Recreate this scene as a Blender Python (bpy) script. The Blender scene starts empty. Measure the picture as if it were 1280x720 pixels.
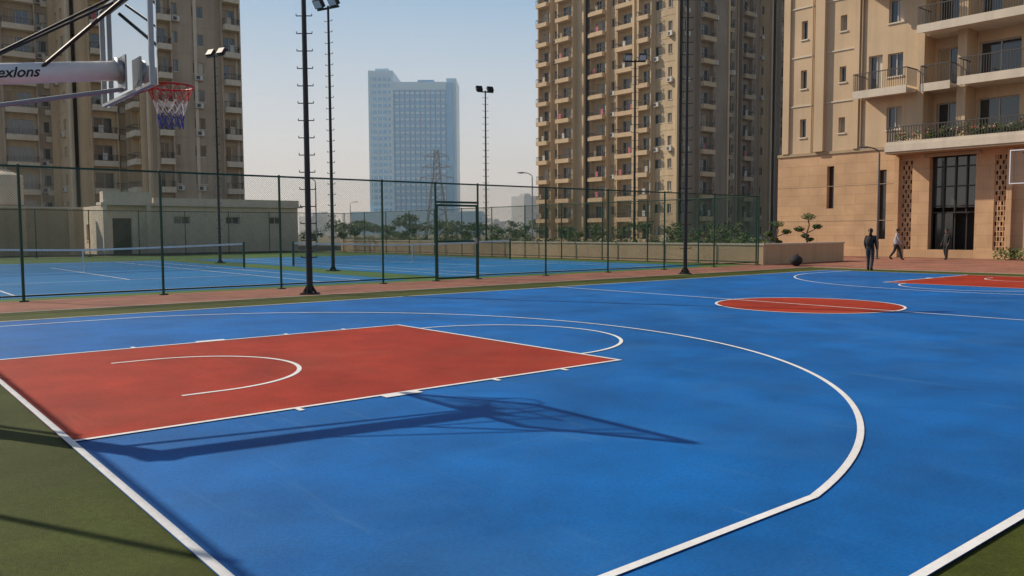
import bpy, math, random, bmesh
import numpy as np
from mathutils import Vector, Matrix
random.seed(7)
rng=np.random.default_rng(3)
scene=bpy.context.scene
R=math.radians

# ------------------------------------------------------------------ materials
def mat(name,col,rough=.7,metal=0.,spec=.5,var=0.,vscale=3.,bump=0.,bscale=60.,col2=None,stain=0.,stscale=.35,speck=0.,streak=0.,dust=None):
    m=bpy.data.materials.new(name);m.use_nodes=True
    nt=m.node_tree;b=nt.nodes['Principled BSDF']
    b.inputs['Roughness'].default_value=rough;b.inputs['Metallic'].default_value=metal
    b.inputs['Specular IOR Level'].default_value=spec
    b.inputs['Base Color'].default_value=(*col,1)
    if var or bump or stain:
        tc=nt.nodes.new('ShaderNodeTexCoord')
    if var or stain:
        n=nt.nodes.new('ShaderNodeTexNoise');n.inputs['Scale'].default_value=vscale;n.inputs['Detail'].default_value=8;n.inputs['Roughness'].default_value=.65
        nt.links.new(tc.outputs['Object'],n.inputs['Vector'])
        r=nt.nodes.new('ShaderNodeValToRGB')
        c2=col2 if col2 else tuple(c*(1-var) for c in col)
        c1=col if col2 else tuple(min(1,c*(1+var)) for c in col)
        r.color_ramp.elements[0].position=.32;r.color_ramp.elements[1].position=.68
        r.color_ramp.elements[0].color=(*c2,1);r.color_ramp.elements[1].color=(*c1,1)
        nt.links.new(n.outputs['Fac'],r.inputs['Fac'])
        out=r.outputs['Color']
        def noisefac(sc,lo,hi,v0,v1,dist=.6,stretch=None,rot=0):
            n2=nt.nodes.new('ShaderNodeTexNoise');n2.inputs['Scale'].default_value=sc;n2.inputs['Detail'].default_value=6;n2.inputs['Distortion'].default_value=dist
            if stretch:
                mp=nt.nodes.new('ShaderNodeMapping');mp.inputs['Scale'].default_value=stretch;mp.inputs['Rotation'].default_value=(0,0,rot);nt.links.new(tc.outputs['Object'],mp.inputs[0]);nt.links.new(mp.outputs[0],n2.inputs['Vector'])
            else: nt.links.new(tc.outputs['Object'],n2.inputs['Vector'])
            mr=nt.nodes.new('ShaderNodeMapRange');mr.inputs[1].default_value=lo;mr.inputs[2].default_value=hi;mr.inputs[3].default_value=v0;mr.inputs[4].default_value=v1
            nt.links.new(n2.outputs['Fac'],mr.inputs[0]);return mr.outputs[0]
        def scale_by(out,f):
            mx=nt.nodes.new('ShaderNodeVectorMath');mx.operation='SCALE'
            nt.links.new(out,mx.inputs[0]);nt.links.new(f,mx.inputs['Scale']);return mx.outputs[0]
        if stain: out=scale_by(out,noisefac(stscale,.35,.7,1.,1-stain))
        if speck: out=scale_by(out,noisefac(45.,.3,.7,1-speck,1+speck,0))
        if streak: out=scale_by(out,noisefac(1.,.45,.75,1.,1-streak,.2,(2.2,2.2,.12)))
        if dust:
            for sc,lo,hi,amt,st,ro in((.5,.5,.8,dust[1],None,0),(1.,.62,.78,dust[1]*1.3,(6,.5,1),.5),(1.,.64,.8,dust[1],(.4,7,1),-.3)):
                mxx=nt.nodes.new('ShaderNodeMix');mxx.data_type='RGBA';mxx.inputs['B'].default_value=(*dust[0],1)
                nt.links.new(noisefac(sc,lo,hi,0,amt,1.2,st,ro),mxx.inputs['Factor']);nt.links.new(out,mxx.inputs['A']);out=mxx.outputs['Result']
        nt.links.new(out,b.inputs['Base Color'])
    if bump:
        n3=nt.nodes.new('ShaderNodeTexNoise');n3.inputs['Scale'].default_value=bscale;n3.inputs['Detail'].default_value=3
        nt.links.new(tc.outputs['Object'],n3.inputs['Vector'])
        bp=nt.nodes.new('ShaderNodeBump');bp.inputs['Strength'].default_value=bump;bp.inputs['Distance'].default_value=.02
        nt.links.new(n3.outputs['Fac'],bp.inputs['Height']);nt.links.new(bp.outputs[0],b.inputs['Normal'])
    return m
def brickmat(name,c1,c2,mortar,scale,bw=.5,rh=.25,ms=.02,axes='xy',rough=.85,noise=.15):
    m=bpy.data.materials.new(name);m.use_nodes=True
    nt=m.node_tree;b=nt.nodes['Principled BSDF'];b.inputs['Roughness'].default_value=rough
    tc=nt.nodes.new('ShaderNodeTexCoord');sp=nt.nodes.new('ShaderNodeSeparateXYZ');cb=nt.nodes.new('ShaderNodeCombineXYZ')
    nt.links.new(tc.outputs['Object'],sp.inputs[0])
    if axes=='xy':
        nt.links.new(sp.outputs['X'],cb.inputs[0]);nt.links.new(sp.outputs['Y'],cb.inputs[1])
    else:
        ad=nt.nodes.new('ShaderNodeMath');nt.links.new(sp.outputs['X'],ad.inputs[0]);nt.links.new(sp.outputs['Y'],ad.inputs[1])
        nt.links.new(ad.outputs[0],cb.inputs[0]);nt.links.new(sp.outputs['Z'],cb.inputs[1])
    br=nt.nodes.new('ShaderNodeTexBrick');br.inputs['Scale'].default_value=scale
    br.inputs['Color1'].default_value=(*c1,1);br.inputs['Color2'].default_value=(*c2,1);br.inputs['Mortar'].default_value=(*mortar,1)
    br.inputs['Brick Width'].default_value=bw;br.inputs['Row Height'].default_value=rh;br.inputs['Mortar Size'].default_value=ms
    nt.links.new(cb.outputs[0],br.inputs['Vector'])
    n=nt.nodes.new('ShaderNodeTexNoise');n.inputs['Scale'].default_value=.8;n.inputs['Detail'].default_value=8
    nt.links.new(tc.outputs['Object'],n.inputs['Vector'])
    mr=nt.nodes.new('ShaderNodeMapRange');mr.inputs[3].default_value=1-noise;mr.inputs[4].default_value=1+noise
    mr.inputs[1].default_value=.3;mr.inputs[2].default_value=.7
    nt.links.new(n.outputs['Fac'],mr.inputs[0])
    mx=nt.nodes.new('ShaderNodeVectorMath');mx.operation='SCALE'
    nt.links.new(br.outputs['Color'],mx.inputs[0]);nt.links.new(mr.outputs[0],mx.inputs['Scale'])
    nt.links.new(mx.outputs[0],b.inputs['Base Color'])
    return m

M_blue=mat('blue_acrylic',(.0005,.130,.44),.6,spec=.22,var=.2,vscale=1.1,bump=.35,bscale=220,stain=.26,speck=.16,dust=((.12,.3,.5),.13))
M_red=mat('red_acrylic',(.36,.032,.013),.7,spec=.2,var=.18,vscale=1.6,bump=.35,bscale=220,stain=.25,stscale=.6,speck=.16,dust=((.42,.16,.1),.13))
M_green=mat('green_acrylic',(.062,.080,.010),.75,spec=.2,var=.22,vscale=1.3,bump=.4,bscale=200,stain=.28,speck=.2,dust=((.16,.16,.06),.18))
M_line=mat('line_paint',(.8,.8,.8),.6,var=.08,vscale=4,stain=.12,stscale=2.,speck=.06)
M_tblue=mat('tennis_blue',(.006,.165,.42),.7,spec=.2,var=.12,vscale=.8,stain=.18,dust=((.12,.3,.5),.12))
M_tgreen=mat('tennis_green',(.07,.15,.035),.75,spec=.2,var=.15,vscale=.8,stain=.15)
M_brick=brickmat('brick_paving',(.35,.13,.08),(.25,.09,.055),(.2,.14,.11),1.,.24,.12,.008,noise=.25)
M_earth=mat('earth_grass',(.10,.10,.045),.95,var=.3,vscale=.15,col2=(.16,.13,.08))
M_conc=mat('concrete',(.36,.33,.28),.9,var=.15,vscale=2,bump=.3,bscale=30)
M_cream=mat('cream_render',(.60,.44,.28),.9,var=.06,vscale=.4,bump=.15,bscale=25,stain=.12,stscale=.2,streak=.14)
M_cream2=mat('tan_render',(.44,.33,.21),.9,var=.08,vscale=.4,stain=.15,stscale=.25,streak=.15)
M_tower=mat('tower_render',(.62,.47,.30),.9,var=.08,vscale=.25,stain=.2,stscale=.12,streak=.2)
M_tower2=mat('tower_render_shaded',(.32,.25,.19),.9,var=.1,vscale=.25,stain=.2,stscale=.12,streak=.2)  # tower wall with shade painted in, for middle tower faces turned from the sun
M_towerL=mat('tower_render_shaded_left',(.48,.39,.29),.9,var=.1,vscale=.25,stain=.2,stscale=.12,streak=.2)  # left tower fronts: shade mixed into the wall colour; also tints some curtains
M_trim=mat('pale_trim',(.62,.54,.43),.85,var=.08,vscale=1,streak=.12)
M_stone=brickmat('sandstone_cladding',(.57,.36,.205),(.51,.32,.175),(.34,.22,.13),1.,1.2,.6,.008,axes='wall')
M_glass=mat('window_glass',(.035,.045,.05),.06,spec=.9)
M_dark=mat('dark_interior',(.02,.018,.016),.9)
M_frame=mat('window_frame',(.5,.48,.44),.5)
M_fdark=mat('dark_frame',(.03,.025,.02),.5)
M_rail=mat('rail_metal',(.08,.07,.065),.5,metal=.3)
M_ac=mat('ac_casing',(.6,.6,.57),.5)
M_fence=mat('fence_green_paint',(.008,.06,.034),.45)
M_mesh=mat('fence_wire',(.01,.075,.045),.5)
M_black=mat('pole_dark_paint',(.018,.018,.02),.5,metal=.2)
M_galv=mat('galvanised',(.32,.33,.34),.45,metal=.6)
M_lamppost=mat('lamp_post_grey',(.12,.12,.12),.5)
M_lamp=mat('floodlight_glass',(.5,.52,.55),.15,spec=.8)
M_white=mat('white_powder_coat',(.75,.75,.75),.35,var=.04,vscale=8)
M_rimred=mat('rim_red',(.5,.035,.02),.4)
M_navy=mat('steel_navy',(.015,.02,.05),.4)
M_leaf=[mat('leaf_%d'%i,c,.7,spec=.3,var=.3,vscale=2.) for i,c in enumerate([(.045,.085,.02),(.075,.12,.03),(.03,.06,.018),(.11,.13,.035)])]
M_bark=mat('bark',(.11,.08,.055),.9,var=.3,vscale=6)
M_flower=mat('flowers',(.6,.12,.15),.7)

# ------------------------------------------------------------------ mesh builder
class MB:
    def __init__(s): s.v=[];s.f=[];s.m=[];s.mats=[]
    def mi(s,m):
        if m not in s.mats: s.mats.append(m)
        return s.mats.index(m)
    def poly(s,pts,m):
        b=len(s.v);s.v+= [tuple(p) for p in pts];s.f.append(tuple(range(b,b+len(pts))));s.m.append(s.mi(m))
    def hexa(s,p,m):
        b=len(s.v);s.v+=[tuple(q) for q in p];k=s.mi(m)
        for f in ((0,3,2,1),(4,5,6,7),(0,1,5,4),(1,2,6,5),(2,3,7,6),(3,0,4,7)):
            s.f.append(tuple(b+i for i in f));s.m.append(k)
    def box(s,x0,x1,y0,y1,z0,z1,m):
        s.hexa([(x0,y0,z0),(x1,y0,z0),(x1,y1,z0),(x0,y1,z0),(x0,y0,z1),(x1,y0,z1),(x1,y1,z1),(x0,y1,z1)],m)
    def cyl(s,p0,p1,r0,r1,m,n=8,cap=True):
        p0=Vector(p0);p1=Vector(p1);d=(p1-p0)
        if d.length<1e-6: return
        d.normalize();a=d.orthogonal().normalized();c=d.cross(a)
        b=len(s.v);k=s.mi(m)
        for p,r in((p0,r0),(p1,r1)):
            for i in range(n):
                t=2*math.pi*i/n;s.v.append(tuple(p+a*(r*math.cos(t))+c*(r*math.sin(t))))
        for i in range(n):
            j=(i+1)%n;s.f.append((b+i,b+j,b+n+j,b+n+i));s.m.append(k)
        if cap:
            s.f.append(tuple(b+i for i in reversed(range(n))));s.m.append(k)
            s.f.append(tuple(b+n+i for i in range(n)));s.m.append(k)
    def ell(s,c,rad,m,nu=12,nv=8,jit=0):
        b=len(s.v);k=s.mi(m)
        for i in range(nv+1):
            th=math.pi*i/nv
            for j in range(nu):
                ph=2*math.pi*j/nu;q=1+random.uniform(-jit,jit)
                s.v.append((c[0]+rad[0]*q*math.sin(th)*math.cos(ph),c[1]+rad[1]*q*math.sin(th)*math.sin(ph),c[2]+rad[2]*q*math.cos(th)))
        for i in range(nv):
            for j in range(nu):
                j2=(j+1)%nu;s.f.append((b+i*nu+j,b+(i+1)*nu+j,b+(i+1)*nu+j2,b+i*nu+j2));s.m.append(k)
    def leaves(s,c,rad,n,size,mats):
        for _ in range(n):
            d=Vector(rng.normal(size=3));d.normalize();q=random.random()**.4
            p=Vector((c[0]+d.x*rad[0]*q,c[1]+d.y*rad[1]*q,c[2]+d.z*rad[2]*q))
            a=Vector(rng.normal(size=3)).normalized();b=a.orthogonal().normalized();sz=size*random.uniform(.6,1.3)
            a=a*sz;b=b*sz*.55
            s.poly([p-a,p-b,p+a,p+b],random.choice(mats))
    def build(s,name,parent=None,smooth=False,bevel=0):
        me=bpy.data.meshes.new(name);me.from_pydata(s.v,[],s.f)
        for m in s.mats: me.materials.append(m)
        me.polygons.foreach_set('material_index',s.m)
        if smooth: me.polygons.foreach_set('use_smooth',[True]*len(s.f))
        me.update()
        o=bpy.data.objects.new(name,me);scene.collection.objects.link(o)
        if parent: o.parent=parent
        if bevel:
            md=o.modifiers.new('Bevel','BEVEL');md.width=bevel;md.segments=2;md.limit_method='ANGLE'
        return o
def empty(name,loc=(0,0,0),rz=0):
    o=bpy.data.objects.new(name,None);o.location=loc;o.rotation_euler=(0,0,rz);scene.collection.objects.link(o);return o

CAM=Vector((-1.2548,-9.0532,1.5139));YAW=.8807;PIT=.0682;ROLL=-.0046;FPX=1030.46
fwx,fwy=math.cos(YAW),math.sin(YAW)
def S(r,f,z=0): return (CAM.x+r*fwy+f*fwx, CAM.y-r*fwx+f*fwy, z)

# ------------------------------------------------------------------ ground surfaces
def rect(mb,x0,x1,y0,y1,z,m): mb.poly([(x0,y0,z),(x1,y0,z),(x1,y1,z),(x0,y1,z)],m)
mb=MB();rect(mb,-3000,3000,-3000,3000,-.04,M_earth);mb.build('ground')
mb=MB();rect(mb,-25,44.6,-40,12.55,-.016,M_brick);rect(mb,30.9,44.6,12.55,40,-.016,M_brick);mb.build('brick_paving')
mb=MB();mb.box(29.9,30.05,-30,9.3,-.016,.0,M_conc);mb.box(-25,29.9,9.3,9.4,-.016,.0,M_conc);mb.build('paving_edge')
mb=MB();rect(mb,-8,29.9,-14,9.3,-.008,M_green);mb.build('court_surround')
def ring(mb,cx,cy,r0,r1,a0,a1,z,m,n=96):
    for i in range(n):
        t0=a0+(a1-a0)*i/n;t1=a0+(a1-a0)*(i+1)/n
        mb.poly([(cx+r0*math.cos(t0),cy+r0*math.sin(t0),z),(cx+r1*math.cos(t0),cy+r1*math.sin(t0),z),(cx+r1*math.cos(t1),cy+r1*math.sin(t1),z),(cx+r0*math.cos(t1),cy+r0*math.sin(t1),z)],m)
court=empty('basketball_court')
mb=MB();rect(mb,0,28,-7.5,7.5,0,M_blue);mb.build('playing_surface',court)
mb=MB()
rect(mb,0,5.8,-2.45,2.45,.004,M_red);rect(mb,22.2,28,-2.45,2.45,.004,M_red)
mb.poly([(14+1.8*math.cos(2*math.pi*i/96),1.8*math.sin(2*math.pi*i/96),.004) for i in range(96)],M_red)
mb.build('painted_key',court)
mb=MB();L=.05;z=.008;h=L/2
def half(sx):
    def X(a): return a if sx==0 else 28-a
    def rr(a,b,c,d): rect(mb,min(X(a),X(b)),max(X(a),X(b)),c,d,z,M_line)
    rr(L,5.8,-2.45-h,-2.45+h);rr(L,5.8,2.45-h,2.45+h);rr(5.8,5.8+L,-2.45-h,2.45+h)
    rr(L,2.99,-6.6-h,-6.6+h);rr(L,2.99,6.6-h,6.6+h)
    th=math.acos((2.99-1.575)/6.75)
    def arc(cx,r,a):
        if sx==0: ring(mb,cx,0,r-h,r+h,-a,a,z,M_line)
        else: ring(mb,28-cx,0,r-h,r+h,math.pi-a,math.pi+a,z,M_line)
    arc(1.575,6.75,th)
    if sx==0: ring(mb,5.8+L,0,1.8-h,1.8+h,-math.pi/2,math.pi/2,z,M_line)
    else: ring(mb,22.2-L,0,1.8-h,1.8+h,math.pi/2,1.5*math.pi,z,M_line)
    arc(1.575,1.25,math.pi/2);rr(1.2,1.575,-1.25-h,-1.25+h);rr(1.2,1.575,1.25-h,1.25+h)
    for s in(-1,1):
        for a,w in((1.75,.05),(2.6,.4),(3.9,.05),(4.85,.05)):
            e=2.45+h;rr(a,a+w,min(s*e,s*(e+.1)),max(s*e,s*(e+.1)))
half(0);half(1)
rect(mb,0,L,-7.5,7.5,z,M_line);rect(mb,28-L,28,-7.5,7.5,z,M_line)
rect(mb,L,28-L,-7.5,-7.5+L,z,M_line);rect(mb,L,28-L,7.5-L,7.5,z,M_line)
rect(mb,14-h,14+h,-7.5+L,-1.8-h,z,M_line);rect(mb,14-h,14+h,-1.8+h,1.8-h,z,M_line);rect(mb,14-h,14+h,1.8+h,7.5-L,z,M_line)
ring(mb,14,0,1.8-h,1.8+h,0,2*math.pi,z,M_line)
mb.build('line_markings',court)

# tennis courts
NY=26.3
mb=MB();rect(mb,-25,30.2,12.55,50.5,-.012,M_tgreen);mb.build('tennis_surround')
def tennis(cx):
    e=empty('tennis_court',(cx,NY,0))
    b=MB();rect(b,-6.6,6.6,-13,13,-.006,M_tblue);b.build('playing_surface',e)
    b=MB();z=-.002
    def ln(x0,x1,y0,y1): rect(b,x0,x1,y0,y1,z,M_line)
    for s in(-1,1):
        ln(s*5.485-.03,s*5.485+.03,-11.88,11.88);ln(s*4.115-.03,s*4.115+.03,-11.88,11.88)
        ln(-4.08,4.08,s*6.4-.03,s*6.4+.03)
    ln(-.03,.03,-6.37,6.37)
    for s in(-1,1): ln(-5.515,5.515,s*11.93-.045,s*11.93+.045)
    b.build('line_markings',e)
    n=empty('tennis_net',(cx,NY,0))
    b=MB()
    for s in(-1,1):
        b.cyl((s*6.4,0,0),(s*6.4,0,1.1),.05,.05,M_fence,10);b.cyl((s*6.4,0,1.1),(s*6.4,0,1.13),.055,.04,M_fence,10)
    b.build('net_posts',n)
    b=MB();N=24
    ht=lambda x:.914+.156*(abs(x)/6.4)**1.3
    for i in range(N):
        x0=-6.35+12.7*i/N;x1=-6.35+12.7*(i+1)/N
        b.hexa([(x0,-.012,ht(x0)-.07),(x1,-.012,ht(x1)-.07),(x1,.012,ht(x1)-.07),(x0,.012,ht(x0)-.07),(x0,-.012,ht(x0)),(x1,-.012,ht(x1)),(x1,.012,ht(x1)),(x0,.012,ht(x0))],M_line)
    b.box(-.025,.025,-.014,.014,.03,.84,M_line)
    b.build('net_tape',n)
    b=MB();w=.006
    x=-6.33
    while x<6.33:
        b.box(x-w/2,x+w/2,-w/2,w/2,.04,ht(x)-.07,M_black);x+=.045
    for k in range(18):
        for i in range(N):
            x0=-6.35+12.7*i/N;x1=-6.35+12.7*(i+1)/N
            za=.05+(ht(x0)-.12)*k/18;zb=.05+(ht(x1)-.12)*k/18
            b.cyl((x0,0,za),(x1,0,zb),w/2,w/2,M_black,3,False)
    b.build('net_mesh',n)
tennis(6.3);tennis(21.4)

# ------------------------------------------------------------------ fences
def fence(name,p0,p1,H,posts,gate=None,mesh=.06,rails=(1.,.03),wr=.0023,pr=.032):
    p0=Vector((*p0,0));p1=Vector((*p1,0));d=(p1-p0);Ln=d.length;d.normalize()
    e=empty(name)
    b=MB()
    for s in posts:
        q=p0+d*s
        b.cyl(q+Vector((0,0,-.01)),q+Vector((0,0,H)),pr,pr,M_fence,8);b.ell(q+Vector((0,0,H)),(pr*1.25,pr*1.25,pr),M_fence,8,4)
        b.box(q.x-.09,q.x+.09,q.y-.09,q.y+.09,-.012,.012,M_fence)
    b.build('posts',e)
    b=MB()
    for r in rails:
        z=H*r if r>.5 else H*r+.02
        if abs(r-1)<.01: z=H-.02
        if gate and z<gate[2]:
            b.cyl(p0+Vector((0,0,z)),p0+d*gate[0]+Vector((0,0,z)),.021,.021,M_fence,6);b.cyl(p0+d*gate[1]+Vector((0,0,z)),p1+Vector((0,0,z)),.021,.021,M_fence,6)
        else: b.cyl(p0+Vector((0,0,z)),p1+Vector((0,0,z)),.024,.024,M_fence,6)
    b.build('rails',e)
    b=MB();hh=H-.05;s=-hh
    off=Vector((-d.y,d.x,0))*.03
    while s<Ln:
        for sg in(1,-1):
            a0,a1=(s,s+hh) if sg==1 else (s+hh,s)
            z0,z1=.05,.05+hh
            if sg==1:
                if a0<0: z0+=-a0;a0=0
                if a1>Ln: z1-=a1-Ln;a1=Ln
            else:
                if a1<0: z1-=-a1;a1=0
                if a0>Ln: z0+=a0-Ln;a0=Ln
            if z1-z0>.02: b.cyl(p0+d*a0+off+Vector((0,0,z0)),p0+d*a1+off+Vector((0,0,z1)),wr,wr,M_mesh,3,False)
        s+=mesh
    b.build('chain_link_mesh',e)
    if gate:
        b=MB();g0,g1,gh=gate
        A=p0+d*(g0+.05);B=p0+d*(g1-.05);Z=lambda z:Vector((0,0,z))
        for a,c in((A+Z(.06),A+Z(gh)),(B+Z(.06),B+Z(gh)),(A+Z(.06),B+Z(.06)),(A+Z(gh),B+Z(gh)),(A+Z(gh*.52),B+Z(gh*.52))): b.cyl(a,c,.034,.034,M_fence,8)
        b.cyl(p0+d*g0+Z(gh+.1),p0+d*g1+Z(gh+.1),.034,.034,M_fence,8)
        b.box(B.x-.12,B.x-.02,B.y-.06,B.y+.04,gh*.48,gh*.56,M_galv)
        b.build('gate_leaf',e)
FY=12.3
xs=[-19,-16,-13,-10,-7,-4,-.95,2.06,5.1,8.2,11.4,13.3,14.95,17.9,21,24.2,27.4,30.6]
fence('chain_link_fence',(-19,FY),(30.6,FY),3.05,[x+19 for x in xs],gate=(32.3,33.95,2.35))
fence('chain_link_fence',(30.6,FY+.1),(30.6,50.5),3.05,[i*3.18 for i in range(13)])
fence('chain_link_fence',(-19,50.5),(30.5,50.5),3.05,[i*3.09 for i in range(17)])
fence('chain_link_fence',(-2.3,-13),(-2.3,11.8),4.13,[i*3.1 for i in range(9)],rails=(1.,.635,.03),wr=.0015)

mb=MB();mb.box(31.0,31.25,12.3,52,-.02,.85,M_cream);mb.box(30.96,31.3,12.26,52.04,.852,.93,M_trim);mb.box(31.25,38,12.3,12.5,-.02,.85,M_cream);mb.box(31.302,38.04,12.26,12.54,.852,.93,M_trim)
mb.build('planter_wall')

# ------------------------------------------------------------------ light poles
def lightpole(x,y,H=10.4,rungs=True,ang=0,heads=2,base_r=.072):
    e=empty('floodlight_pole',(x,y,0),ang)
    b=MB();b.cyl((0,0,0),(0,0,H),base_r,base_r*.6,M_black,10)
    b.box(-.2,.2,-.2,.2,-.014,.02,M_black)
    for a in range(4):
        t=a*math.pi/2;c,s=math.cos(t),math.sin(t)
        b.poly([(.07*c-.006*s,.07*s+.006*c,.02),(.19*c,.19*s,.02),(.07*c,.07*s,.22)],M_black)
        b.cyl((.15*math.cos(t+.78)*1.1,.15*math.sin(t+.78)*1.1,.02),(.165*math.cos(t+.78),.165*math.sin(t+.78),.06),.015,.015,M_galv,6)
    b.build('shaft',e,smooth=False)
    if rungs:
        b=MB();z=.9;k=0
        while z<H-.4:
            b.cyl((-.19,0,z),(.19,0,z),.012,.012,M_black,6)
            for s in(-1,1): b.cyl((s*.19,0,z-.004),(s*.19,0,z+.05),.011,.011,M_black,6)
            z+=.42
        b.build('step_rungs',e)
    b=MB()
    b.box(-.55,.55,-.035,.035,H-.12,H-.05,M_black)
    for i in range(heads):
        cx=-.38+.76*i/(max(1,heads-1))
        b.box(cx-.03,cx+.03,-.02,.1,H-.05,H+.05,M_black)
        t=R(35);c,s=math.cos(t),math.sin(t)
        def P(u,v,w): return (cx+u, .12+v*c+w*s, H+.12-v*s*1+w*c)
        b.hexa([P(-.2,-.1,-.17),P(.2,-.1,-.17),P(.2,.09,-.17),P(-.2,.09,-.17),P(-.2,-.1,.17),P(.2,-.1,.17),P(.2,.09,.17),P(-.2,.09,.17)],M_black)
        b.hexa([P(-.17,.092,-.14),P(.17,.092,-.14),P(.17,.1,-.14),P(-.17,.1,-.14),P(-.17,.092,.14),P(.17,.092,.14),P(.17,.1,.14),P(-.17,.1,.14)],M_lamp)
    b.build('floodlight_heads',e)
camrot=YAW-math.pi/2
lightpole(7.9,9.95,ang=camrot,base_r=.078)
lightpole(22.0,9.5,H=9.6,ang=camrot)
lightpole(14.1,20.7,H=10.3,ang=camrot+2.6)
lightpole(13.95,32.6,ang=camrot-.5,rungs=True)
lightpole(31.8,33.6,H=10.6,ang=camrot+.4)
lightpole(32.2,21.1,H=10.6,ang=camrot+math.pi)
def street(p,H=6.2,side=-1,rot=0,m=M_galv):
    e=empty('street_lamp',p,rot)
    b=MB();b.cyl((0,0,0),(0,0,H-.3),.065,.045,m,10);b.box(-.13,.13,-.13,.13,-.03,.015,m)
    pr=(0,0,H-.3)
    for i in range(1,6):
        t=i/5*R(80);q=(side*.6*(1-math.cos(t))*1.2,0,H-.3+.35*math.sin(t));b.cyl(pr,q,.035,.03,m,8);pr=q
    b.ell((pr[0]+side*.25,0,pr[2]),(.34,.13,.06),m,12,6);b.box(pr[0]+side*.28-.14,pr[0]+side*.28+.14,-.08,.08,pr[2]-.07,pr[2]-.045,M_lamp)
    b.cyl((0,0,.5),(0,0,.9),.08,.08,m,10)
    b.build('lamp_column',e)
street(S(19.3,43.6),5.8,-1,camrot,M_lamppost)
street(S(1.6,64),6.0,-1,camrot)
street(S(-15.6,66),5.8,-1,camrot)
street(S(-23,118),5.8,1,camrot)

# ------------------------------------------------------------------ buildings
class FAC:
    def __init__(s,mb,o,u,n): s.mb=mb;s.o=o;s.u=u;s.n=n
    def P(s,a,d,z): return (s.o[0]+s.u[0]*a+s.n[0]*d, s.o[1]+s.u[1]*a+s.n[1]*d, z)
    def box(s,a0,a1,d0,d1,z0,z1,m):
        P=s.P;s.mb.hexa([P(a0,d0,z0),P(a1,d0,z0),P(a1,d1,z0),P(a0,d1,z0),P(a0,d0,z1),P(a1,d0,z1),P(a1,d1,z1),P(a0,d1,z1)],m)
    def wall(s,a0,a1,z0,z1,ops,m,th=.25,back=True,glass=M_glass,frame=M_frame,fw=.05):
        us=sorted({a0,a1,*[o[0] for o in ops],*[o[1] for o in ops]});zs=sorted({z0,z1,*[o[2] for o in ops],*[o[3] for o in ops]})
        for j in range(len(zs)-1):
            zc=(zs[j]+zs[j+1])/2;run=None
            for i in range(len(us)-1):
                uc=(us[i]+us[i+1])/2
                solid=not any(o[0]<uc<o[1] and o[2]<zc<o[3] for o in ops)
                if solid and run is None: run=us[i]
                if not solid and run is not None: s.box(run,us[i],-th,0,zs[j],zs[j+1],m);run=None
            if run is not None: s.box(run,us[-1],-th,0,zs[j],zs[j+1],m)
        for o in ops:
            k=o[4] if len(o)>4 else 'w'
            x0,x1,y0,y1=o[:4]
            if k=='v':
                continue
            s.box(x0,x1,-th+.03,-th+.05,y0,y1,glass)
            s.box(x0,x1,-th+.051,-th+.11,y0,y0+fw,frame);s.box(x0,x1,-th+.051,-th+.11,y1-fw,y1,frame)
            n=2 if x1-x0<2.2 else 4
            if x1-x0<.6:n=1
            for i in range(n+1):
                c=x0+fw/2+(x1-x0-fw)*i/n;s.box(c-fw/2,c+fw/2,-th+.052,-th+.112,y0+fw,y1-fw,frame)
            if k=='w': s.box(x0-.06,x1+.06,.002,.06,y0-.08,y0,M_trim)
            if random.random()<.45 and k!='n':
                c=x0+fw+(x1-x0)*random.choice([.0,.48]);s.box(c,c+(x1-x0)*.42,-th+.0505,-th+.0508,y0+fw,y1-fw,random.choice([M_trim,M_cream2,M_towerL]))
        if back: s.box(a0+.3,a1-.3,-th-.9,-th-.7,z0,z1,M_dark)
    def balcony(s,a0,a1,dep,z,solid=True,bars=.13,sides=True,m=M_trim):
        s.box(a0,a1,.002,dep,z-.16,z,m)
        if solid:
            s.box(a0,a1,dep-.09,dep,z+.001,z+.45,m)
            s.box(a0,a0+.09,.002,dep-.091,z+.001,z+.45,m);s.box(a1-.09,a1,.002,dep-.091,z+.001,z+.45,m)
            zb=z+.45
        else:
            s.box(a0-.01,a1+.01,dep-.06,dep+.01,z-.3,z+.12,m);zb=z+.12
        rt=z+1.08
        s.box(a0,a1,dep-.07,dep-.02,rt-.05,rt,M_rail)
        for a in(a0,a1-.05): s.box(a,a+.05,.002,dep-.07,rt-.05,rt,M_rail)
        a=a0
        while a<=a1-.03:
            s.box(a,a+.022,dep-.055,dep-.035,zb,rt-.05,M_rail);a+=bars
        d=.1
        while d<dep-.08:
            for a in(a0+.01,a1-.03): s.box(a,a+.022,d,d+.022,zb,rt-.05,M_rail)
            d+=bars
    def ac(s,a,z):
        s.box(a,a+.8,.05,.38,z,z+.55,M_ac);s.box(a+.1,a+.5,.381,.39,z+.08,z+.47,M_rail);s.box(a,a+.8,.002,.45,z-.06,z-.002,M_cream2)

FLX=44.7
e=empty('apartment_building')
b=MB()
f=FAC(b,(FLX,20.0),(0,-1),(-1,0))
Z1=6.2
ops=[(2.9,3.35,2.8,5.3,'n'),(6.0,6.5,1.0,4.9,'n'),(8.85,11.2,.0,5.5,'v'),(15.5,16.9,1.0,4.9,'n'),(18.5,20,1.0,4.9,'n'),(24,25.5,1,4.9,'n')]
ops+=[(7.35,7.95,.35,5.3,'v'),(12.1,12.65,.35,5.3,'v')]
f.wall(-.4,46,0,Z1,ops,M_stone,th=.4,frame=M_fdark)
f.box(-.45,46,.002,.1,0,.45,M_stone)
for z in (2.05,4.1): f.box(-.4,6.9,.002,.012,z,z+.03,M_cream2)
f.box(-.42,7.0,.002,.07,Z1-.18,Z1-.02,M_cream2)
f.box(7.05,7.3,.002,.25,0,Z1-.6,M_stone);f.box(12.75,13.0,.002,.25,0,Z1-.6,M_stone)
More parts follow.
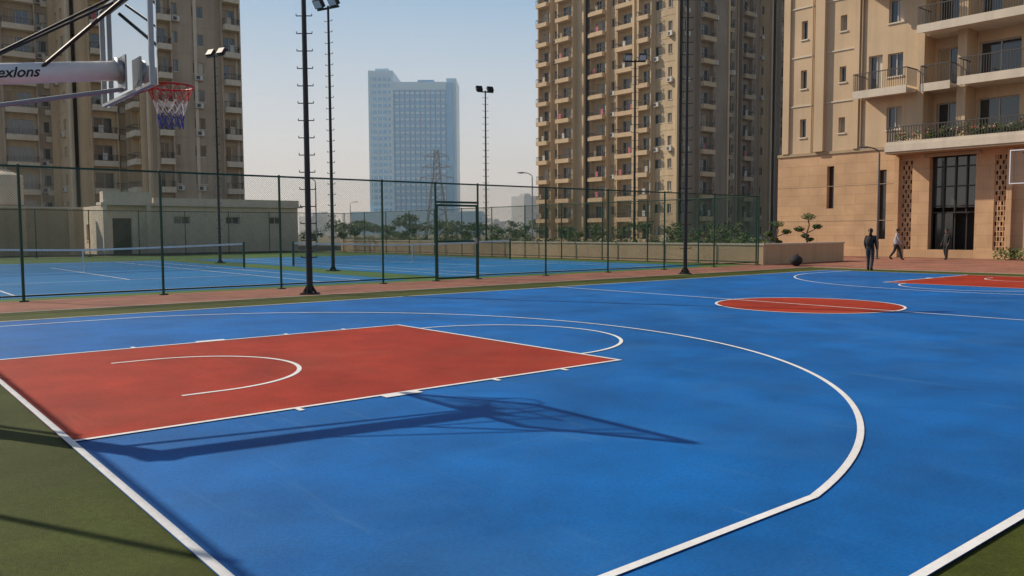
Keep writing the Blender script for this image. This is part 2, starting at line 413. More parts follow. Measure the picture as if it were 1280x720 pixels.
for a0,a1 in((7.35,7.95),(12.1,12.65)):
    f.box(a0,a1,-.35,-.33,.35,5.3,M_dark)
    z=.35
    while z<5.25:
        f.box(a0,a1,-.12,-.06,z,z+.05,M_stone);z+=.26
    a=a0
    while a<a1:
        f.box(a,a+.04,-.13,-.055,.35,5.3,M_stone);a+=.14
    z=.4;k=0
    while z<5.1:
        f.box(a0+.14*(k%4),a0+.14*(k%4)+.13,-.115,-.08,z,z+.24,M_stone);f.box(a0+.14*((k+2)%4),a0+.14*((k+2)%4)+.1,-.115,-.08,z,z+.24,M_stone);z+=.26;k+=1
f.box(8.85,11.2,-.5,-.48,2.7,5.5,M_glass);f.box(8.85,11.2,-2.5,-2.4,0,2.7,M_dark)
for i in range(5):
    c=8.88+i*(2.32/4);f.box(c-.035,c+.035,-.479,-.38,0 if i in(0,4) else 2.4,5.5,M_fdark)
for z in(2.4,2.75,3.8,4.85,5.43): f.box(8.9,11.15,-.478,-.4,z,z+.07,M_fdark)
for c in (9.45,10.0,10.6): f.box(c-.03,c+.03,-.6,-.54,0,2.4,M_fdark)
f.box(9.0,9.9,-.58,-.56,.05,2.4,M_glass)
f.box(8.6,11.45,.002,.12,5.42,5.6,M_cream2)
f.box(7.1,22,.002,1.5,5.62,5.72,M_cream2);f.box(7.1,22,.002,1.55,5.722,6.1,M_trim)
f.box(7.1,22,1.4,1.5,6.102,6.25,M_trim)
a=7.2
while a<22: f.box(a,a+.03,1.43,1.46,6.25,7.0,M_rail);a+=.14
f.box(7.15,22,1.42,1.47,7.0,7.05,M_rail)
d=.1
while d<1.4: f.box(7.13,7.16,d,d+.03,6.1,7.0,M_rail);d+=.14
FH=2.93;NF=7;ztop=Z1+FH*NF
ops=[]
for k in range(NF):
    z=Z1+k*FH
    ops+=[(1.05,1.45,z+.95,z+2.05,'w'),(3.55,3.95,z+1.0,z+1.9,'w'),(6.4,7.25,z+.9,z+2.15,'w')]
    if k%2==1: ops.append((5.3,6.1,z+.05,z+2.2,'d'))
f.wall(0,8.1,Z1,ztop,ops,M_cream,th=.3)
f.box(-.08,.35,.002,.12,Z1,ztop,M_cream);f.box(2.1,2.7,.002,.25,Z1,ztop,M_cream);f.box(4.5,4.8,.002,.14,Z1,ztop,M_cream)
for k in range(1,NF):
    z=Z1+k*FH
    f.box(.352,2.098,.002,.05,z-.12,z-.05,M_trim);f.box(2.702,4.498,.002,.05,z-.12,z-.05,M_trim)
for a in(1.85,4.95): f.mb.cyl(f.P(a,.07,Z1),f.P(a,.07,ztop),.045,.045,M_cream2,8)
g=FAC(b,(FLX+1.2,20.0),(0,-1),(-1,0))
ops=[]
for k in range(NF):
    z=Z1+k*FH
    ops+=[(8.6,9.7,z+.05,z+2.2,'d'),(10.7,12.7,z+.05,z+2.2,'d'),(13.4,14.2,z+.9,z+2.1,'w'),(15,16.4,z+.05,z+2.2,'d')]
g.wall(8.1,17,Z1,ztop,ops,M_cream,th=.3)
f.box(8.1,8.45,-1.5,.12,Z1,ztop,M_cream)
f.box(10.15,10.6,-1.15,.1,Z1,ztop,M_cream)
ops=[(18+i*4,19.5+i*4,Z1+k*FH+.9,Z1+k*FH+2.1,'w') for i in range(6) for k in range(NF)]
f.wall(17,46,Z1,ztop,ops,M_cream,th=.3)
for k in range(1,NF+1):
    z=Z1+k*FH
    if k%2==1:
        f.balcony(5.1,8.08,1.35,z,False,.12);f.balcony(8.6,10.13,.9,z,False,.12);f.balcony(10.75,13.8,1.5,z,False,.12)
    else:
        f.balcony(8.7,13.9,1.6,z,False,.12)
    f.box(8.47,10.13,-1.19,-.003,z-.16,z-.003,M_trim);f.box(10.62,16.98,-1.19,-.003,z-.16,z-.003,M_trim)
b.box(FLX+1.9,FLX+18,-26,19.7,0,ztop,M_cream2)
f.box(-.1,46,-.6,.25,ztop,ztop+.9,M_trim)
s2=FAC(b,(FLX+.41,20.0),(1,0),(0,1));s2.box(0,18,-.3,0,0,ztop,M_cream2)
b.build('walls_windows_balconies',e)
b=MB()
for i in range(60):
    a=random.uniform(7.4,15);p=f.P(a,random.uniform(.6,1.35),6.25)
    b.leaves((p[0],p[1],p[2]+random.uniform(.1,.45)),(.22,.25,.3),34,.07,M_leaf)
    if random.random()<.4: b.leaves((p[0]-.15,p[1],p[2]+.4),(.15,.18,.15),10,.055,[M_flower,M_trim])
b.build('terrace_plants',e)

def block(b,x0,x1,y0,y1,H,nfl,z0=0,seed=0,balX=((.3,.55),),balY=((.55,.85),),wm=M_tower,wm2=M_tower,bd=1.3,FH=3.02,bm=M_trim):
    random.seed(seed)
    for face in('X','Y'):
        if face=='X': w=y1-y0;F=FAC(b,(x0,y1),(0,-1),(-1,0));bal=balX;m=wm
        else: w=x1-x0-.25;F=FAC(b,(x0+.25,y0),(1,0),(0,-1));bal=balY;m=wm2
        ops=[]
        segs=[(w*p-.1,w*q+.1) for p,q in bal]
        for k in range(nfl):
            z=z0+k*FH
            for (p,q) in bal:
                ops.append((w*p+.25,w*q-.25,z+.05,z+2.25,'d'))
                F.balcony(w*p,w*q,bd,z,True,.3,m=bm)
                if random.random()<.4:
                    a=random.uniform(w*p+.2,w*q-.7);F.box(a,a+.5,bd-.5,bd-.46,z+.55,z+1.3,random.choice([M_trim,M_flower,M_ac,M_cream2]))
            a=.8
            while a+1.2<w-.5:
                if not any(a+1.3>s0 and a-.1<s1 for s0,s1 in segs):
                    wd=1.2 if int(a*3)%2 else .7
                    ops.append((a,a+wd,z+.9,z+2.15,'w'))
                    if random.random()<.35: F.ac(a+.1,z+.15)
                    a+=2.3
                else: a+=.35
        F.wall(0,w,z0,z0+nfl*FH,ops,m,th=.25)
        for (p,q) in bal:
            for c in(w*p-.22,w*q+.05): F.box(c,c+.17,.002,bd*.55,z0,z0+nfl*FH,m)
        for c in(.0,w*.5-.2 if not any(p<.5<q for p,q in bal) else .0,w-.35): F.box(c,c+.35,.003,.18,z0,z0+nfl*FH,bm if c else m)
        for k in range(1,nfl): F.box(.36,w-.36,.001,.03,z0+k*FH-.1,z0+k*FH+.02,m)
    b.box(x0+1.3,x1-.1,y0+1.3,y1-.01,z0,z0+nfl*FH-.05,wm2)
    b.box(x0-.1,x1+.1,y0-.1,y1+.1,z0+nfl*FH,z0+nfl*FH+.9,M_trim)
e=empty('apartment_tower')
b=MB()
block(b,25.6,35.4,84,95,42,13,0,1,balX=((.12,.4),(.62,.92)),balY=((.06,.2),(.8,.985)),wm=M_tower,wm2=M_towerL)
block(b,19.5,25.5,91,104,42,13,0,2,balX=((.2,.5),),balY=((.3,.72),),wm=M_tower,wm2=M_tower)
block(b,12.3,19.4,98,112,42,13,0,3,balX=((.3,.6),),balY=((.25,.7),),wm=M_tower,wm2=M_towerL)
b.build('walls_windows_balconies',e)
e=empty('apartment_tower')
b=MB()
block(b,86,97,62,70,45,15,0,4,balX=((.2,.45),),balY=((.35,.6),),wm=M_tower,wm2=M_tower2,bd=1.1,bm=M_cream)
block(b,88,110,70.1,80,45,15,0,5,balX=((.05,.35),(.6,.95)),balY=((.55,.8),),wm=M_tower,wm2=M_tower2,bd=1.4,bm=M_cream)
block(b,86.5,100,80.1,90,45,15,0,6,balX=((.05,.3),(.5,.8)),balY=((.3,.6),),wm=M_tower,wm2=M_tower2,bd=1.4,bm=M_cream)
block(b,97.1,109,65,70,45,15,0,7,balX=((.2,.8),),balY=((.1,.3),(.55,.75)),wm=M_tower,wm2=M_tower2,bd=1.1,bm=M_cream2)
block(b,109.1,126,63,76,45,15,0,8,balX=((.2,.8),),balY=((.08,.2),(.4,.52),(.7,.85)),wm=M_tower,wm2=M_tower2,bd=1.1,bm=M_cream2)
b.build('walls_windows_balconies',e)

random.seed(11)
e=empty('pump_house')
b=MB()
F=FAC(b,(13.6,54),(1,0),(0,-1))
ops=[(.6,1.9,0,2.6,'v'),(4.8,6.0,2.2,2.75,'w'),(8.7,9.8,2.2,2.75,'w'),(12.2,13.2,2.2,2.75,'w')]
F.wall(0,14.6,0,3.5,ops,M_trim,th=.3)
F.box(3.2,14.9,-.5,.35,3.5,3.62,M_trim);F.box(3.4,14.7,-.3,.05,3.622,4.1,M_trim)
F.box(-.3,3.19,-.5,.9,3.5,3.7,M_trim);F.box(-.1,3.0,-.3,.6,3.702,4.45,M_trim)
F.box(-.2,.1,.6,.85,0,3.5,M_trim);F.box(2.7,3.0,.6,.85,0,3.5,M_trim)
b.box(13.9,28,55.1,61,0,3.5,M_cream2)
F2=FAC(b,(13.6,61),(0,-1),(-1,0));F2.wall(0,6.74,0,3.5,[(2,3,1,2.2,'w')],M_trim,th=.25,back=False)
b.build('walls_roof_door',e)
e=empty('boundary_wall');b=MB()
F=FAC(b,(-30,57),(1,0),(0,-1));F.box(0,43,-.3,0,0,3.3,M_cream2);F.box(-.1,43,-.4,.1,3.3,3.42,M_trim)
for i in range(15): F.box(i*3,i*3+.35,.002,.12,0,3.3,M_cream)
b.build('wall_panels',e)
e=empty('water_tank');b=MB()
cx,cy=8.6,60
b.cyl((cx,cy,0),(cx,cy,3.6),1.3,1.3,M_cream2,20);b.cyl((cx,cy,3.6),(cx,cy,5.7),1.15,1.15,M_trim,24);b.cyl((cx,cy,5.7),(cx,cy,6.0),1.15,.4,M_trim,24);b.cyl((cx,cy,6.0),(cx,cy,6.1),.35,.35,M_trim,16)
for z in(4.0,4.45,4.9,5.35): b.cyl((cx,cy,z),(cx,cy,z+.06),1.19,1.19,M_trim,24)
b.build('tank_body',e,smooth=False)

M_gl2=mat('curtain_wall_glass',(.06,.36,.62),.25,metal=.35,var=.08,vscale=.05)
M_gl3=mat('curtain_wall_pale',(.40,.68,.85),.4,metal=.1)
M_gl4=mat('curtain_wall_dark',(.02,.16,.34),.25,metal=.4)
e=empty('office_tower',S(-57.5,520),camrot)
b=MB()
b.box(-29,-14,-14,24,0,99,M_gl3);b.box(-14,22,-13,24,0,92,M_gl2);b.box(18,24,-10,20,0,95,M_gl3)
F=FAC(b,(-14,-13),(1,0),(0,-1))
for k in range(22): F.box(0,32,.02,.25,6+k*3.95,6+k*3.95+1.3,M_gl3)
for i in range(11): F.box(.4+i*3.1,1.1+i*3.1,.26,.4,4,91,M_gl4)
F.box(0,32,.3,.5,87.5,92.3,M_gl3)
F=FAC(b,(-29,-14),(1,0),(0,-1))
for k in range(23): F.box(1.5,13.5,.02,.2,6+k*3.95,8+k*3.95,M_gl2)
for i in range(4): F.box(2+i*3.1,2.6+i*3.1,.21,.3,4,97,M_gl3)
b.box(-26,-18,-5,10,99,102,M_gl3);b.box(0,10,-5,10,92,95,M_gl2)
b.box(-40,40,-20,20,0,14,M_gl3)
b.build('curtain_wall',e)

M_haze=mat('hazy_concrete',(.5,.5,.5),.9,var=.05,vscale=.02)
e=empty('skyline_buildings');b=MB()
random.seed(5)
for i in range(46):
    r=-420+i*21+random.uniform(-8,8);fd=random.uniform(800,1050);hh=random.uniform(12,30) if not 20<i<26 else random.uniform(28,46);w=random.uniform(8,22)
    p=S(r,fd);b.box(p[0]-w/2,p[0]+w/2,p[1]-w/2,p[1]+w/2,0,hh,M_haze)
    b.box(p[0]-w/5,p[0]+w/5,p[1]-w/5,p[1]+w/5,hh,hh+3,M_haze)
b.build('building_blocks',e)

e=empty('electricity_pylon',S(-31.5,350),camrot);b=MB()
def lat(z): return 4.2*(1-z/36)+.5 if z<24 else .9+.6*(36-z)/12
zs=[0,5,10,14,18,21,24,27,30,33,36]
for i in range(len(zs)-1):
    a,c=zs[i],zs[i+1];ra,rc=lat(a),lat(c);cn=[(-1,-1),(1,-1),(1,1),(-1,1)]
    for j in range(4):
        p,q=cn[j],cn[(j+1)%4]
        b.cyl((p[0]*ra,p[1]*ra,a),(p[0]*rc,p[1]*rc,c),.22,.22,M_rail,4,False)
        b.cyl((p[0]*ra,p[1]*ra,a),(q[0]*rc,q[1]*rc,c),.13,.13,M_rail,4,False);b.cyl((q[0]*ra,q[1]*ra,a),(p[0]*rc,p[1]*rc,c),.13,.13,M_rail,4,False)
for z,w in((24,7),(28.5,6),(33,5)):
    for s in(-1,1):
        b.cyl((0,0,z),(s*w,0,z+.3),.22,.14,M_rail,4,False);b.cyl((0,0,z+2),(s*w,0,z+.3),.17,.17,M_rail,4,False);b.cyl((s*w,0,z+.3),(s*w,0,z-1.5),.15,.15,M_rail,4,False)
b.build('lattice',e)

# ------------------------------------------------------------------ vegetation
def treeinto(b,x,y,h,w,n,ls):
    b.cyl((x,y,-.03),(x+random.uniform(-.1,.1),y,h*.5),.05*h/3,.03*h/3,M_bark,6)
    for _ in range(5):
        t=random.uniform(0,6.28);b.cyl((x,y,h*random.uniform(.3,.5)),(x+w*.35*math.cos(t),y+w*.35*math.sin(t),h*random.uniform(.6,.85)),.025*h/3,.01,M_bark,5)
    for _ in range(7):
        t=random.uniform(0,6.28);q=random.uniform(.1,.36)*w
        b.leaves((x+q*math.cos(t),y+q*math.sin(t),h*random.uniform(.5,.88)),(w*.22,w*.22,h*.14),n//7,ls,random.sample(M_leaf,2))
random.seed(21)
b=MB()
for i in range(26):
    treeinto(b,random.uniform(32.5,44),random.uniform(16,54),random.uniform(1.4,2.1),random.uniform(.9,1.6),180,.08)
b.build('garden_shrubs')
b=MB()
for i in range(46):
    y=13+i*.85;b.leaves((31.9+random.uniform(-.2,.2),y,.9),(.5,.6,.3+.12*math.sin(i*1.7)),110,.08,[M_leaf[0],M_leaf[1],M_leaf[3]])
b.build('planter_hedge')
b=MB()
for i in range(50):
    r=-36+i*1.9+random.uniform(-.8,.8);fd=random.uniform(90,120)
    if r<-26 or 26<r: continue
    p=S(r,fd);treeinto(b,p[0],p[1],random.uniform(1.6,2.9),random.uniform(1.8,3.2),240,.16)
for i in range(60):
    r=-80+i*3.2+random.uniform(-1,1);fd=random.uniform(150,240);p=S(r,fd)
    treeinto(b,p[0],p[1],random.uniform(3.2,5.4),random.uniform(6,9),260,.4)
b.build('background_trees')
b=MB()
for i in range(40):
    y=13.5+i*.45;x=42.6+.8*math.sin(i*.4)
    if y<20.5+0: continue
    b.leaves((x,y,.35),(.45,.35,.4),110,.07,[M_leaf[1],M_leaf[3]])
for i in range(26):
    x=38.5+i*.2;b.leaves((x,16.2+random.uniform(-.3,.3),.25),(.4,.5,.32),110,.07,[M_leaf[1],M_leaf[3]])
for i in range(18):
    b.leaves((34+i*.45,18.5,.3),(.4,.5,.36),90,.08,[M_leaf[0],M_leaf[1]])
for i in range(22):
    b.leaves((43.7+random.uniform(-.15,.15),7.2-i*.35,.3),(.35,.35,.34),90,.07,[M_leaf[1],M_leaf[3]])
b.build('clipped_hedge')
def bonsai(p,h):
    e=empty('topiary_tree',p);b=MB()
    pts=[(0,0,-.02),(.08,.05,h*.25),(-.05,.1,h*.5),(.1,0,h*.75),(0,0,h*.9)]
    for i in range(4): b.cyl(pts[i],pts[i+1],.07-.012*i,.06-.012*i,M_bark,7)
    b.build('trunk',e)
    b=MB()
    for (dx,dy,zz,rr) in((.0,0,.95,.42),(.55,-.25,.72,.3),(-.6,.2,.66,.3),(.35,.4,.5,.24),(-.3,-.3,.42,.22)):
        b.cyl((0,0,h*(zz-.14)),(dx*.9,dy*.9,h*zz-.1),.03,.02,M_bark,5)
        b.leaves((dx,dy,h*zz),(rr,rr,rr*.5),260,.06,[M_leaf[0],M_leaf[1],M_leaf[2]])
    b.build('foliage_pads',e)
bonsai((41.9,18.6,0),2.0);bonsai((41.4,16.3,0),2.4)

# ------------------------------------------------------------------ basketball hoops
def glassmat():
    m=bpy.data.materials.new('backboard_glass');m.use_nodes=True;nt=m.node_tree;nt.nodes.clear()
    o=nt.nodes.new('ShaderNodeOutputMaterial');t=nt.nodes.new('ShaderNodeBsdfTransparent');t.inputs[0].default_value=(.8,.82,.83,1)
    d=nt.nodes.new('ShaderNodeBsdfTranslucent');d.inputs[0].default_value=(.8,.82,.83,1)
    g=nt.nodes.new('ShaderNodeBsdfGlossy');g.inputs['Roughness'].default_value=.05
    fr=nt.nodes.new('ShaderNodeFresnel');fr.inputs[0].default_value=1.45
    m1=nt.nodes.new('ShaderNodeMixShader');m1.inputs[0].default_value=.16
    m2=nt.nodes.new('ShaderNodeMixShader')
    nt.links.new(t.outputs[0],m1.inputs[1]);nt.links.new(d.outputs[0],m1.inputs[2])
    nt.links.new(fr.outputs[0],m2.inputs[0]);nt.links.new(m1.outputs[0],m2.inputs[1]);nt.links.new(g.outputs[0],m2.inputs[2])
    nt.links.new(m2.outputs[0],o.inputs[0]);return m
M_bglass=glassmat()
M_nr=mat('net_red',(.5,.03,.03),.8);M_nw=mat('net_white',(.75,.75,.75),.8);M_nb=mat('net_blue',(.03,.06,.35),.8)
def hoop(x,rz):
    e=empty('basketball_hoop',(x,0,0),rz)
    b=MB()
    PX=-1.22
    b.box(PX-.75,PX+.35,-.5,.5,-.006,.28,M_navy)
    b.build('base',e,bevel=.03)
    b=MB();b.cyl((PX,0,.28),(PX,0,2.9),.1,.1,M_white,16);b.cyl((PX-.55,0,.28),(PX,0,1.9),.05,.05,M_white,10)
    b.box(PX-.13,PX+.13,-.13,.13,.281,.31,M_white)
    b.build('mast',e,smooth=False)
    b=MB();b.cyl((PX-.12,0,2.80),(1.07,0,3.155),.098,.098,M_white,28)
    b.cyl((1.06,0,3.152),(1.1,0,3.16),.13,.13,M_galv,20)
    b.build('arm',e,smooth=True).data.polygons[-1].use_smooth=False
    b=MB()
    b.cyl((-1.2,-.02,2.42),(1.1,-.02,2.97),.022,.022,M_galv,8)
    for s in(-1,1):
        b.cyl((.36,s*.06,3.08),(1.12,s*.55,3.86),.018,.018,M_black,8)
        b.cyl((-.25,s*.06,3.0),(1.12,s*.3,3.9),.013,.013,M_black,8)
    for y in(-.89,.86): b.box(1.12,1.165,y,y+.03,2.9,3.95,M_galv)
    for z in(2.9,3.92): b.box(1.12,1.165,-.859,.859,z,z+.03,M_galv)
    b.box(1.1,1.118,-.14,.14,2.95,3.3,M_galv)
    b.build('frame_and_braces',e)
    b=MB();b.poly([(1.18,-.9,2.9),(1.18,.9,2.9),(1.18,.9,3.95),(1.18,-.9,3.95)],M_bglass);b.build('backboard_glass',e)
    b=MB()
    def fr(y0,y1,z0,z1,w,x0=1.1875,x1=1.1895):
        b.box(x0,x1,y0,y1,z0,z0+w,M_white);b.box(x0,x1,y0,y1,z1-w,z1,M_white);b.box(x0,x1,y0,y0+w,z0+w,z1-w,M_white);b.box(x0,x1,y1-w,y1,z0+w,z1-w,M_white)
    fr(-.895,.895,2.905,3.945,.03);fr(-.295,.295,3.05,3.5,.05)
    b.build('board_markings',e)
    b=MB()
    n=40;rr=.234;cx=1.575
    for i in range(n):
        t0=2*math.pi*i/n;t1=2*math.pi*(i+1)/n
        b.cyl((cx+rr*math.cos(t0),rr*math.sin(t0),3.05),(cx+rr*math.cos(t1),rr*math.sin(t1),3.05),.011,.011,M_rimred,8,False)
    for s in(-1,1):
        b.cyl((1.2,s*.09,3.045),(cx-.17,s*.16,3.045),.009,.009,M_rimred,6);b.cyl((1.2,s*.07,2.93),(cx-.12,s*.2,3.04),.008,.008,M_rimred,6)
    b.box(1.19,1.21,-.1,.1,2.91,3.07,M_rimred);b.box(1.21,1.345,-.09,.09,3.03,3.05,M_rimred)
    b.build('rim',e)
    b=MB();lv=[(3.045,.23),(2.97,.2),(2.9,.172),(2.83,.148),(2.76,.132),(2.69,.122),(2.62,.12)]
    for k in range(len(lv)-1):
        m=[M_nr,M_nr,M_nw,M_nw,M_nb,M_nb][k]
        z0,r0=lv[k];z1,r1=lv[k+1]
        for i in range(12):
            t0=2*math.pi*(i+.5*(k%2))/12
            for s in(-.5,.5):
                t1=t0+s*2*math.pi/12
                b.cyl((cx+r0*math.cos(t0),r0*math.sin(t0),z0),(cx+r1*math.cos(t1),r1*math.sin(t1),z1+random.uniform(-.006,.006)),.0045,.0045,m,5,False)
    b.build('net',e)
    cu=bpy.data.curves.new('lettering','FONT');cu.body='Nexlons';cu.size=.135;cu.shear=.25;cu.resolution_u=4;cu.offset=.0025
    to=bpy.data.objects.new('tmp_text',cu);scene.collection.objects.link(to)
    dg=bpy.context.evaluated_depsgraph_get();me=bpy.data.meshes.new_from_object(to.evaluated_get(dg));bpy.data.objects.remove(to)
    bm=bmesh.new();bm.from_mesh(me);bmesh.ops.triangulate(bm,faces=bm.faces)
    for q in range(2):
        bmesh.ops.subdivide_edges(bm,edges=[ed for ed in bm.edges if ed.calc_length()>.02],cuts=1)
        bmesh.ops.triangulate(bm,faces=bm.faces)
    bm.to_mesh(me);bm.free()
    w=max(v.co.x for v in me.vertices);sl=(3.155-2.80)/(1.07-PX+.12);an=math.atan(sl)
    for v in me.vertices:
        u=v.co.x-w+.36;ph=(v.co.y-.045)/.1
        v.co=Vector((u*math.cos(an),-.1015*math.cos(ph),.1015*math.sin(ph)+u*math.sin(an)))
    me.materials.clear();me.materials.append(M_black)
    o=bpy.data.objects.new('lettering',me);scene.collection.objects.link(o);o.parent=e;o.location=(0,0,2.80+sl*(0-PX+.12))
hoop(0,0);hoop(28,math.pi)

# ------------------------------------------------------------------ people
def person(name,loc,rz,joints,H,top,legs,shoes=M_black,hair=None,hairlen=.12,bag=None):
    random.seed(1)
    e=empty(name,loc,rz)
    J=joints
    names=['pelvis','waist','chest','neckb','neck','head','crown','shL','elL','wrL','haL','shR','elR','wrR','haR','hipL','knL','anL','toL','hipR','knR','anR','toR']
    Rr=dict(pelvis=(.14,.16),waist=(.12,.14),chest=(.125,.165),neckb=(.07,.09),neck=(.052,.052),head=(.088,.078),crown=(.07,.065),sh=(.068,.068),el=(.052,.052),wr=(.036,.033),ha=(.036,.022),hip=(.11,.105),kn=(.074,.074),an=(.055,.055),to=(.038,.042))
    E=[('pelvis','waist'),('waist','chest'),('chest','neckb'),('neckb','neck'),('neck','head'),('head','crown')]
    for s in'LR': E+=[('chest','sh'+s),('sh'+s,'el'+s),('el'+s,'wr'+s),('wr'+s,'ha'+s),('pelvis','hip'+s),('hip'+s,'kn'+s),('kn'+s,'an'+s),('an'+s,'to'+s)]
    me=bpy.data.meshes.new('body');me.from_pydata([J[n] for n in names],[(names.index(a),names.index(c)) for a,c in E],[])
    o=bpy.data.objects.new('tmpbody',me);scene.collection.objects.link(o)
    o.modifiers.new('Skin','SKIN')
    sv=me.skin_vertices[0].data
    for i,n in enumerate(names):
        k=n if n in Rr else n[:-1];sv[i].radius=Rr[k];sv[i].use_root=(n=='pelvis')
    sb=o.modifiers.new('Sub','SUBSURF');sb.levels=2;sb.render_levels=2
    dg=bpy.context.evaluated_depsgraph_get();dg.update();m2=bpy.data.meshes.new_from_object(o.evaluated_get(dg));bpy.data.objects.remove(o)
    m2.materials.clear()
    Ms=mat(name+'_skin',(.28,.14,.08),.55)
    for m in(Ms,top,legs,shoes,hair): m2.materials.append(m)
    ha=[Vector(J['haL']),Vector(J['haR'])]
    hd=Vector(J['head'])
    for p in m2.polygons:
        c=p.center;p.use_smooth=True
        hand=min((c-w).length for w in ha)<.07
        near_arm=any((c-Vector(J[k])).length<.09 for k in('wrL','wrR','elL','elR'))
        if hand: p.material_index=0
        elif c.z>J['neck'][2]-.02:
            p.material_index=4 if (c.z>hd.z+.055 or (c.x<hd.x-.005 and c.z>hd.z-hairlen)) else 0
        elif c.z>J['pelvis'][2]-.06 or near_arm: p.material_index=1
        elif (c.z<.085 or any((c-Vector(J[k])).length<.085 for k in('toL','toR'))): p.material_index=3
        else: p.material_index=2
    ob=bpy.data.objects.new('body',m2);scene.collection.objects.link(ob);ob.parent=e
    b=MB()
    b.cyl((hd.x+.078,0,hd.z+.0),(hd.x+.105,0,hd.z-.03),.008,.014,Ms,6)
    for s in(-1,1):
        b.ell((hd.x+.078,s*.03,hd.z+.012),(.01,.014,.008),M_white,8,5);b.ell((hd.x+.086,s*.03,hd.z+.012),(.004,.006,.006),M_black,6,4)
        b.ell((hd.x,s*.082,hd.z-.005),(.02,.01,.03),Ms,8,5)
    b.ell((hd.x+.08,0,hd.z-.055),(.01,.026,.006),M_rimred,8,4)
    b.build('face',e,smooth=True)
    b=MB();b.ell((hd.x-.02,hd.y,hd.z+.045),(.098,.092,.085),hair,14,9,.02)
    if hairlen>.15:
        b.cyl((hd.x-.09,hd.y,hd.z+.05),(hd.x-.12,hd.y,hd.z-.25),.05,.02,hair,8)
    b.build('hair',e,smooth=True)
    b=MB()
    for s in'LR':
        w=Vector(J['wr'+s]);h=Vector(J['ha'+s]);d=(h-w).normalized();sd=Vector((1,0,0));sd=(sd-d*sd.dot(d)).normalized()
        for k,l in enumerate((.07,.08,.075,.06)):
            p=h+sd*(.024-.016*k)+d*.02;inn=Vector((0,-1 if s=='L' else 1,0))
            q=p+d*l*.55+inn*.006;b.cyl(p,q,.0085,.008,Ms,6);b.cyl(q,q+d*l*.4+inn*.02,.008,.006,Ms,6)
        p=h+sd*.028-d*.02;b.cyl(p,p+sd*.025+d*.045,.011,.008,Ms,6)
    b.build('fingers',e,smooth=True)
    if bag: bag(e,J)
    e.scale=(H/1.74,)*3
    return e
def pose(stride=0,armswing=0,lean=0,bend=0):
    J=dict(pelvis=(0,0,.93),waist=(.0+lean*.3,0,1.07),chest=(lean*.6,0,1.27),neckb=(lean*.9,0,1.42),neck=(lean+.01,0,1.49),head=(lean+.03,0,1.6),crown=(lean+.02,0,1.67))
    for s,g in(('L',1),('R',-1)):
        st=stride*g
        J['hip'+s]=(0,g*.09,.88)
        kx=st*.5+(.04 if st>=0 else .06);J['kn'+s]=(kx,g*.09,.49+abs(st)*.03)
        ax=st*1.0-.02;az=.075+(.09 if st<0 else 0)*(abs(stride)>.1)
        J['an'+s]=(ax,g*.085,az);J['to'+s]=(ax+.15,g*.1,.04)
        J['sh'+s]=(lean*.85,g*.17,1.385)
        sw=-armswing*g
        J['el'+s]=(lean*.7+sw*.45-.02,g*.205,1.12);J['wr'+s]=(lean*.6+sw*1.0+.05+bend,g*.2,.88+abs(sw)*.08+bend*.6);J['ha'+s]=(lean*.6+sw*1.12+.075+bend*1.3,g*.195,.81+abs(sw)*.09+bend*.7)
    return J
M_hair=mat('hair_black',(.012,.009,.008),.5)
M_c1=mat('black_cotton',(.015,.015,.018),.85);M_c2=mat('dark_denim',(.03,.035,.05),.85);M_c3=mat('grey_shirt',(.36,.33,.36),.85);M_c4=mat('dark_trousers',(.02,.02,.022),.85)
def satchel(e,J):
    b=MB();b.ell((-.17,.0,1.2),(.09,.15,.21),M_c4,12,8)
    for s in(-1,1): b.cyl((-.1,s*.1,1.36),(.1,s*.12,1.36),.014,.014,M_c4,6);b.cyl((.1,s*.12,1.36),(.09,s*.14,1.12),.014,.014,M_c4,6)
    b.build('backpack',e,smooth=True)
person('woman_standing',(28.9,6.3,-.008),R(10),pose(.08,.03,0,.06),1.6,M_c1,M_c2,hair=M_hair,hairlen=.2,bag=satchel)
person('man_walking',(40.3,10.75,-.016),R(-62),pose(.3,.2,.05),1.62,M_c3,M_c4,hair=M_hair,hairlen=.1)
person('man_standing',(42.3,9.15,-.016),R(160),pose(.08,.03,0,.05),1.6,M_c1,M_c4,hair=M_hair,hairlen=.1)

e=empty('duffel_bag',(30.9,10.6,-.01),.4);b=MB();b.ell((0,0,.22),(.5,.26,.23),M_c4,16,10,.03);b.ell((.32,.05,.26),(.24,.22,.2),M_c1,12,8,.05)
b.build('bag_body',e,smooth=True)
b=MB()
pr=None
for i in range(9):
    t=math.pi*i/8;q=(.22*math.cos(t),-.05,.4+.12*math.sin(t))
    if pr: b.cyl(pr,q,.014,.014,M_c1,6)
    pr=q
b.build('handle',e)

# ------------------------------------------------------------------ morning haze: real scattering air beyond the site
m=bpy.data.materials.new('hazy_air');m.use_nodes=True;nt=m.node_tree;nt.nodes.clear()
o=nt.nodes.new('ShaderNodeOutputMaterial');vs=nt.nodes.new('ShaderNodeVolumeScatter');vs.inputs['Color'].default_value=(.90,.95,1,1);vs.inputs['Density'].default_value=.0007;vs.inputs['Anisotropy'].default_value=.2
nt.links.new(vs.outputs[0],o.inputs['Volume'])
b=MB();P=[S(-1100,64,-.5),S(1100,64,-.5),S(1100,1500,-.5),S(-1100,1500,-.5)]
b.hexa(P+[(p[0],p[1],130) for p in P],m);b.build('haze')

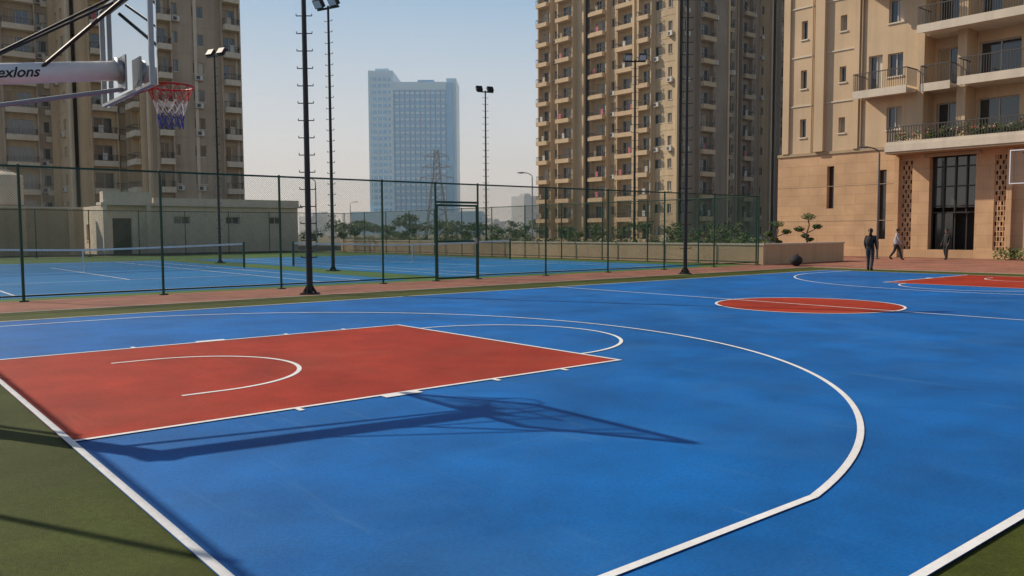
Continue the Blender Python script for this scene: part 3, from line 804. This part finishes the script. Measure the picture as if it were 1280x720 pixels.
# ------------------------------------------------------------------ light, sky, camera
sun=bpy.data.lights.new('sun','SUN');sun.energy=4.8;sun.angle=R(.5);sun.color=(1,.89,.73)
so=bpy.data.objects.new('sun',sun);scene.collection.objects.link(so)
so.rotation_euler=Vector((.581,-1.152,-1)).to_track_quat('-Z','Y').to_euler()
w=bpy.data.worlds.new('World');scene.world=w;w.use_nodes=True;nt=w.node_tree
bg=nt.nodes['Background'];sk=nt.nodes.new('ShaderNodeTexSky');sk.sky_type='NISHITA';sk.sun_disc=False
sk.sun_elevation=R(37.8);sk.sun_rotation=math.atan2(-.581,1.152);sk.air_density=1.0;sk.dust_density=1.2;sk.ozone_density=1.5
tc=nt.nodes.new('ShaderNodeTexCoord');sp=nt.nodes.new('ShaderNodeSeparateXYZ');nt.links.new(tc.outputs['Generated'],sp.inputs[0])
cr=nt.nodes.new('ShaderNodeValToRGB');el=cr.color_ramp.elements
el[0].position=0;el[0].color=(.95,.82,.70,1);el[1].position=.45;el[1].color=(.12,.28,.52,1)
q=el.new(.10);q.color=(.74,.77,.79,1);q=el.new(.26);q.color=(.33,.52,.73,1)
nt.links.new(sp.outputs['Z'],cr.inputs['Fac'])
sc=nt.nodes.new('ShaderNodeVectorMath');sc.operation='SCALE';sc.inputs['Scale'].default_value=1/.075
nt.links.new(cr.outputs['Color'],sc.inputs[0])
mr=nt.nodes.new('ShaderNodeMapRange');mr.inputs[1].default_value=.25;mr.inputs[2].default_value=.6;mr.inputs[3].default_value=.95;mr.inputs[4].default_value=0
nt.links.new(sp.outputs['Z'],mr.inputs[0])
mx=nt.nodes.new('ShaderNodeMix');mx.data_type='RGBA'
nt.links.new(mr.outputs[0],mx.inputs['Factor']);nt.links.new(sk.outputs[0],mx.inputs['A']);nt.links.new(sc.outputs[0],mx.inputs['B'])
nt.links.new(mx.outputs['Result'],bg.inputs[0]);bg.inputs[1].default_value=.075
c=bpy.data.cameras.new('camera');co=bpy.data.objects.new('camera',c);scene.collection.objects.link(co);scene.camera=co
c.sensor_width=36;c.lens=36*FPX/1280;c.clip_start=.05;c.clip_end=6000
fw=Vector((math.cos(YAW)*math.cos(PIT),math.sin(YAW)*math.cos(PIT),-math.sin(PIT)));r=Vector((math.sin(YAW),-math.cos(YAW),0));u=r.cross(fw)
r2=r*math.cos(ROLL)+u*math.sin(ROLL);u2=-r*math.sin(ROLL)+u*math.cos(ROLL)
mw=Matrix(((r2.x,u2.x,-fw.x,CAM.x),(r2.y,u2.y,-fw.y,CAM.y),(r2.z,u2.z,-fw.z,CAM.z),(0,0,0,1)))
co.matrix_world=mw
scene.view_settings.view_transform='Standard';scene.view_settings.look='None';scene.view_settings.exposure=0
